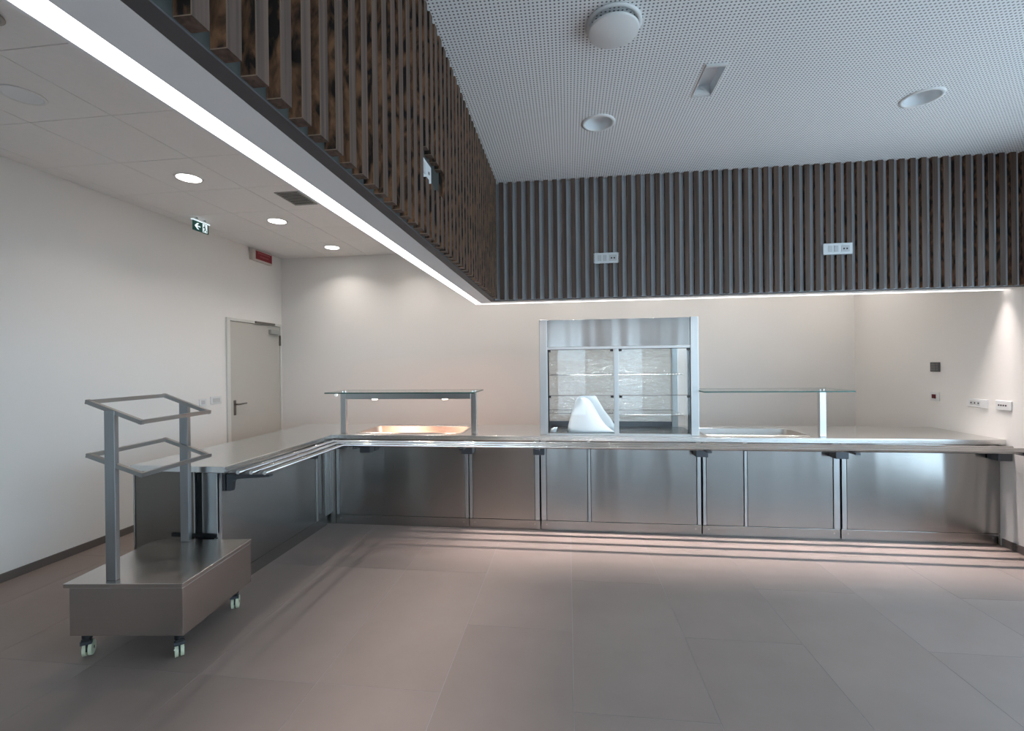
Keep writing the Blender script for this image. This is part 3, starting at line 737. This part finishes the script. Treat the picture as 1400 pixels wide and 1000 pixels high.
def unit(x0, x1, panels, label, gapside=True):
    t = thing('counter_unit', label, 'cabinet', ((x0+x1)/2, 4.5, 0), 'stainless counter units')
    obj('body', B((x0+0.002, x1-0.002, YC+0.022, YK-0.012, 0.005, 0.66)), 'gap', t)
    obj('rear_panel', B((x0+0.002, x1-0.002, YK-0.03, YK-0.012, 0.661, ZK0-0.001)), 'steel', t)
    obj('plinth', B((x0+0.001, x1-0.001, YC+0.004, YC+0.022, 0.0, 0.088)), 'steel', t, bevel=0.002)
    for a, b_ in panels:
        obj('front_panel' if b_-a > 0.1 else 'edge_post', B((a, b_, YC if b_-a > 0.1 else YC-0.004, YC+0.022, 0.092, ZK0-0.002)), 'steel' if b_-a > 0.1 else 'steelp', t, bevel=0.003)
    for sx in (x0+0.05, x1-0.05):
        bm = bmesh.new(); cyl(bm, (sx, YC+0.001, 0.055), 0.007, 0.004, 'y', 12); obj('bolt', bm, 'steeltube', t)
    return t
unit(-2.215, -0.918, [(-2.205, -2.180), (-2.176, -0.955), (-0.951, -0.922)], 'wide stainless counter unit in the corner below the left glass guard')
unit(-0.914, -0.262, [(-0.911, -0.886), (-0.882, -0.310), (-0.306, -0.266)], 'narrow stainless counter unit left of the display case')
unit(-0.254, 1.138, [(-0.251, -0.206), (-0.202, 0.162), (0.166, 0.190), (0.194, 1.098), (1.102, 1.134)], 'stainless counter unit with two panels below the display case')
unit(1.146, 2.254, [(1.150, 1.176), (1.180, 1.486), (1.490, 1.514), (1.518, 2.198), (2.202, 2.250)], 'stainless counter unit with two panels below the right glass guard')
unit(2.262, XR-0.004, [(2.265, 2.302), (2.306, XR-0.006)], 'stainless counter unit against the right wall')
# left arm of the L
t = thing('counter_unit', 'stainless counter arm on the left with a dark end panel', 'cabinet', (-2.57, 3.4, 0), 'stainless counter units')
obj('body', B((XE0+0.03, XC-0.024, Y0+0.03, 4.10, 0.005, ZK0-0.001)), 'gap', t)
obj('plinth', B((XC-0.022, XC-0.004, Y0+0.02, 4.10, 0.0, 0.088)), 'steel', t)
for a, b_ in ((Y0+0.012, Y0+0.05), (Y0+0.054, 3.905), (3.909, 3.935), (3.94, 4.055), (4.06, 4.085), (4.09, 4.135)):
    obj('front_panel' if b_-a > 0.1 else 'edge_post', B((XC-0.022, XC if b_-a > 0.1 else XC+0.004, a, b_, 0.092, ZK0-0.002)), 'steel' if b_-a > 0.1 else 'steelp', t, bevel=0.003)
obj('end_panel', B((XE0+0.02, -2.440, Y0+0.012, Y0+0.03, 0.0, ZK0-0.001)), 'steeldark', t, bevel=0.002)
obj('end_post', B((-2.385, XC+0.004, Y0+0.010, Y0+0.03, 0.42, ZK0-0.001)), 'steelp', t, bevel=0.002)
obj('back_panel', B((XE0+0.01, XE0+0.028, Y0+0.012, YK-0.02, 0.005, ZK0-0.001)), 'steel', t)
obj('slot_shade_strip', B((-2.44, -2.385, Y0+0.028, Y0+0.031, 0.0, ZK0-0.001)), 'gap', t)  # black strip painted in for the shade of the end gap
obj('edge_trim', B((-2.445, -2.436, Y0+0.010, Y0+0.03, 0.0, ZK0-0.001)), 'steelp', t)
obj('lower_gap_shade', B((-2.60, XC, Y0+0.000, Y0+0.028, 0.395, 0.418)), 'black', t)  # black strip painted in for the shaded gap below the end post

obj('corner_post', B((XC-0.02, -2.216, YC, YC+0.022, 0.0, ZK0-0.002), (XC-0.05, XC-0.022, 4.10, YC+0.022, 0.0, ZK0-0.002)), 'steel', t)
# tray slides
RZ = 0.806
t = thing('tray_slide', 'L-shaped tray slide of three steel tubes along the counter fronts', 'tray slide', (0.0, 3.94, RZ))
for xr, yr in ((-2.178, 4.035), (-2.084, 3.94), (-1.987, 3.843)):
    bm = bmesh.new(); tube(bm, [(xr, 2.79, RZ), (xr, yr, RZ), (XR-0.004, yr, RZ)], 0.0135, 10); obj('rail', bm, 'steeltube', t)
for yb in (2.81, 3.85):
    bm = bmesh.new()
    prism(bm, [(XC+0.004, RZ-0.016), (-1.968, RZ-0.016), (-1.968, RZ-0.030), (-2.20, RZ-0.048), (-2.235, RZ-0.065), (-2.245, RZ-0.13), (XC+0.004, RZ-0.13)], yb, yb+0.035, 'y')
    obj('bracket', bm, 'bracket', t)
for xb in (-1.87, -0.91, -0.262, 1.118, 2.215, 3.40):
    obj('bracket', B((xb-0.018, xb+0.018, 3.825, YC-0.004, RZ-0.032, RZ-0.016)), 'bracket', t)
    obj('bracket_block', B((xb-0.05, xb+0.05, 4.03, YC-0.004, RZ-0.105, RZ-0.033)), 'bracket', t, bevel=0.004)


# ------------------------------------------------------------------ glass guards
def guard(x0, x1, px, y, label, lamps):
    t = thing('glass_guard', label, 'sneeze guard', ((x0+x1)/2, y, ZK), 'glass guards over the food wells')
    GZ = 1.247
    for p in px:
        ps = obj('post', B((p-0.026, p+0.026, y-0.012, y+0.028, ZK+0.001, GZ-0.001)), 'steelp', t, bevel=0.003)
        for q in (-1, 1):
            bm = bmesh.new(); cyl(bm, (p+q*0.014, y+0.01, GZ+0.0105), 0.011, 0.007); obj('glass_clamp', bm, 'steeltube', ps)
    g = obj('glass_top', B((x0, x1, y-0.13, y+0.33, GZ, GZ+0.010)), 'glass', t)
    obj('glass_edge', B((x0, x1, y-0.1335, y-0.130, GZ-0.0005, GZ+0.0105)), 'gedge', g)
    obj('glass_edge', B((x0, x1, y+0.330, y+0.3335, GZ-0.0005, GZ+0.0105)), 'gedge', g)
    for xx in (x0-0.003, x1): obj('glass_edge', B((xx, xx+0.003, y-0.13, y+0.33, GZ-0.0005, GZ+0.0105)), 'gedge', g)
    if lamps:
        h = obj('lamp_bar', B((px[0]+0.027, px[-1]-0.027, y-0.012, y+0.050, GZ-0.060, GZ-0.001)), 'steelp', t, bevel=0.003)
        for q in (0.24, 0.78):
            xl = px[0]+(px[-1]-px[0])*q
            bm = bmesh.new(); cyl(bm, (xl, y+0.02, GZ-0.066), 0.026, 0.006); obj('heat_lamp', bm, 'heatface', h)
            area('heat_light', (xl, y+0.02, GZ-0.070), (0.05, 0.05), HEAT_W, (1.0, 0.52, 0.34), (0, 1.3, -1), spread=170, shape='DISK', parent=h)
guard(-2.27, -0.845, (-2.150, -0.872), 4.185, 'glass guard on two steel posts with warm lamps on the left', True)
guard(1.142, 2.32, (2.135,), 4.165, 'glass guard on one steel post right of the display case', False)

# ------------------------------------------------------------------ display case
CX0, CX1, CY0, CY1, CZ0, CZ1 = -0.256, 1.132, 4.155, 4.755, ZK+0.001, 1.905
t = thing('display_case', 'tall stainless and glass food display case on the serving counter', 'display case', ((CX0+CX1)/2, 4.45, ZK))
for a, b_ in ((CX0, CX0+0.072), (CX1-0.068, CX1)):
    obj('front_post', B((a, b_, CY0, CY0+0.045, CZ0, CZ1)), 'steelp', t, bevel=0.003)
for a, b_ in ((CX0, CX0+0.05), (CX1-0.11, CX1-0.05)):
    obj('rear_post', B((a, b_, CY1-0.05, CY1, CZ0, CZ1-0.25)), 'steelp', t, bevel=0.003)
obj('side_post', B((CX1-0.012, CX1, CY0+0.30, CY0+0.34, CZ0, CZ1-0.25)), 'steelp', t)
hd = obj('header', B((CX0+0.073, CX1-0.069, CY0+0.006, CY0+0.03, 1.655, CZ1-0.004), (CX0+0.002, CX1-0.002, CY0+0.046, CY1, 1.67, CZ1-0.004)), 'steel', t, bevel=0.002)
cl = obj('case_fill_strip', B((CX0+0.15, CX1-0.15, CY0+0.10, CY0+0.14, 1.652, 1.668)), 'signwhite', hd)  # unseen glowing strip, added with its area light to brighten the case interior
area('case_fill_light', ((CX0+CX1)/2, CY0+0.12, 1.648), (1.05, 0.03), CASE_FILL_W, (0.92, 0.97, 1.0), (0, 0.1, -1), spread=150, parent=cl)
obj('header_lip', B((CX0+0.073, CX1-0.069, CY0+0.002, CY0+0.045, 1.635, 1.654)), 'steelp', hd)
mid = 0.427
obj('mullion', B((mid-0.020, mid+0.020, CY0+0.004, CY0+0.035, CZ0+0.012, 1.634)), 'steelp', t, bevel=0.002)
obj('base_rail', B((CX0+0.073, CX1-0.069, CY0+0.002, CY0+0.040, CZ0, CZ0+0.012)), 'steelp', t)
obj('base_pan', B((CX0+0.052, CX1-0.012, CY0+0.050, CY1-0.054, CZ0, CZ0+0.006)), 'pan', t)
obj('rear_rail', B((CX0+0.051, CX1-0.111, CY1-0.04, CY1, CZ0, CZ0+0.055)), 'bracket', t)
obj('rear_glass', B((CX0+0.051, CX1-0.111, CY1-0.022, CY1-0.016, CZ0+0.056, 1.668)), 'film', t)
obj('side_glass', B((CX0+0.004, CX0+0.010, CY0+0.047, CY1-0.052, CZ0, 1.668)), 'glass', t)
obj('side_glass', B((CX1-0.010, CX1-0.004, CY0+0.047, CY1-0.002, CZ0, 1.668)), 'glass', t)
for a, b_ in ((CX0+0.074, mid-0.022), (mid+0.022, CX1-0.070)):
    for z0, z1 in ((CZ0+0.014, 1.218), (1.224, 1.632)):
        g = obj('glass_flap', B((a, b_, CY0+0.012, CY0+0.017, z0, z1)), 'glass', t)
        obj('flap_edge', B((a, b_, CY0+0.011, CY0+0.018, z1-0.004, z1)), 'bracket', g)
        for hx in (a+0.002, b_-0.028):
            obj('hinge', B((hx, hx+0.026, CY0+0.004, CY0+0.012, z1-0.022, z1-0.004)), 'black', g)
obj('dark_gasket', B((CX0+0.073, CX0+0.085, CY0+0.046, CY0+0.056, CZ0, 1.632), (CX1-0.080, CX1-0.069, CY0+0.046, CY0+0.056, CZ0, 1.632)), 'black', t)
for zs in (1.398, 1.036):
    for a, b_ in ((CX0+0.058, mid-0.012), (mid+0.012, CX1-0.118)):
        yf = CY0+0.20 if (zs < 1.2 and a < 0) else CY0+0.062
        bm = bmesh.new()
        for yv in (yf, CY1-0.075):
            tube(bm, [(a, yv, zs), (b_, yv, zs)], 0.0042, 6)
        sh = obj('wire_shelf', bm, 'steeltube', t)
        bm = bmesh.new(); nW = 22
        for q in range(nW+1):
            xw = a+(b_-a)*q/nW; tube(bm, [(xw, yf, zs+0.003), (xw, CY1-0.075, zs+0.003)], 0.0022, 5)
        wr = obj('shelf_wires', bm, 'steeltube', sh); wr['kind'] = 'stuff'

# bent white plastic sheet in the display case
def sheet(outline, y, bulge, name, label, mat='sheet'):
    bm = bmesh.new(); n = 12; g = []
    # outline: list of (left x, right x, z) from bottom to top
    for (xa, xb, z) in outline:
        row = []
        for q in range(n+1):
            u = q/n; xx = xa+(xb-xa)*u
            row.append(bm.verts.new((xx, y-bulge*math.sin(math.pi*u)**0.8+0.10*(z-CZ0), z)))
        g.append(row)
    for r_ in range(len(g)-1):
        for q in range(n):
            f = bm.faces.new((g[r_][q], g[r_][q+1], g[r_+1][q+1], g[r_+1][q])); f.smooth = True
    o = obj(name, bm, mat)
    sd = o.modifiers.new('thickness', 'SOLIDIFY'); sd.thickness = 0.004; sd.offset = 1
    return tag(o, label, 'plastic sheet', 'loose plastic sheets in the display case')
zb = CZ0+0.010
sheet([(0.000, 0.430, zb), (-0.004, 0.385, zb+0.025), (0.000, 0.335, zb+0.065), (0.018, 0.290, zb+0.13), (0.040, 0.252, zb+0.20), (0.062, 0.218, zb+0.26), (0.078, 0.185, zb+0.30), (0.088, 0.150, zb+0.318)], 4.262, 0.042, 'plastic_sheet', 'large bent white plastic sheet standing in the left half of the display case')
sheet([(0.10, 0.440, zb), (0.10, 0.425, zb+0.06), (0.10, 0.385, zb+0.13), (0.10, 0.330, zb+0.20), (0.10, 0.290, zb+0.27), (0.10, 0.258, zb+0.325), (0.11, 0.240, zb+0.336)], 4.305, 0.02, 'plastic_sheet', 'second white plastic sheet behind the large bent one in the display case')
sheet([(-0.165, -0.115, zb), (-0.160, -0.105, zb+0.03), (-0.130, -0.100, zb+0.045)], 4.27, 0.015, 'plastic_sheet', 'small white plastic offcut in the left corner of the display case')

# ------------------------------------------------------------------ tray and cutlery trolley
TH = R(5.9); TC = (-2.302, 2.377)
TR = Matrix.Translation((TC[0], TC[1], 0)) @ Matrix.Rotation(TH, 4, 'Z')
t = thing('tray_trolley', 'stainless tray trolley on casters with two tilted square tube frames', 'trolley', (TC[0], TC[1], 0), rotz=TH)
def tp(name, bm, mat, parent=t, bevel=0.0): return obj(name, bm, mat, parent, bevel, rot=TR)
tp('body', B((-0.283, 0.308, -0.295, 0.295, 0.132, 0.3795)), 'steelbox', bevel=0.002)
tp('top_plate', B((-0.310, 0.311, -0.300, 0.300, 0.380, 0.402)), 'steelbox', bevel=0.002)
for py in (-0.252, 0.271):
    tp('post', B((-0.118, -0.065, py-0.014, py+0.014, 0.4025, 1.284)), 'trolpost', bevel=0.002)
def ringframe(zl, zr_):
    bm = bmesh.new(); xa, xb, ya, yb = -0.212, 0.067, -0.250, 0.262
    P = [(xa, ya, zl), (xb, ya, zr_), (xb, yb, zr_), (xa, yb, zl)]
    for i in range(4):
        a, b_ = Vector(P[i]), Vector(P[(i+1) % 4]); d_ = (b_-a).normalized()*0.009
        tube(bm, [a-d_, b_+d_], 0.0108, square=True)
    return bm
tp('square_frame', ringframe(1.330, 1.223), 'trolring')
tp('square_frame', ringframe(1.050, 0.948), 'trolring')
def caster(cx_, cy_, ang):
    Lm = TR @ Matrix.Translation((cx_, cy_, 0)) @ Matrix.Rotation(ang, 4, 'Z')
    bm = bmesh.new(); cyl(bm, (0, 0, 0.105), 0.022, 0.027)
    box(bm, -0.017, 0.017, -0.026, 0.022, 0.092, 0.106); box(bm, -0.0035, 0.0035, -0.014, 0.034, 0.034, 0.094)
    c = obj('caster', bm, 'black', t, rot=Lm)
    for sx_ in (-0.019, 0.005):
        bm = bmesh.new(); cyl(bm, (sx_, 0.022, 0.0385), 0.038, 0.015, 'x', 20); obj('wheel', bm, 'wheel', c, rot=Lm)
    obj('fork_cover', B((-0.023, 0.023, -0.022, 0.0, 0.074, 0.094)), 'bracket', c, rot=Lm)
    bm = bmesh.new(); cyl(bm, (-0.022, 0.022, 0.0385), 0.008, 0.044, 'x', 12); obj('axle', bm, 'steeltube', c, rot=Lm)
caster(0.262, -0.262, R(40)); caster(-0.228, -0.258, R(28)); caster(0.258, 0.205, R(24)); caster(-0.225, 0.205, R(40))
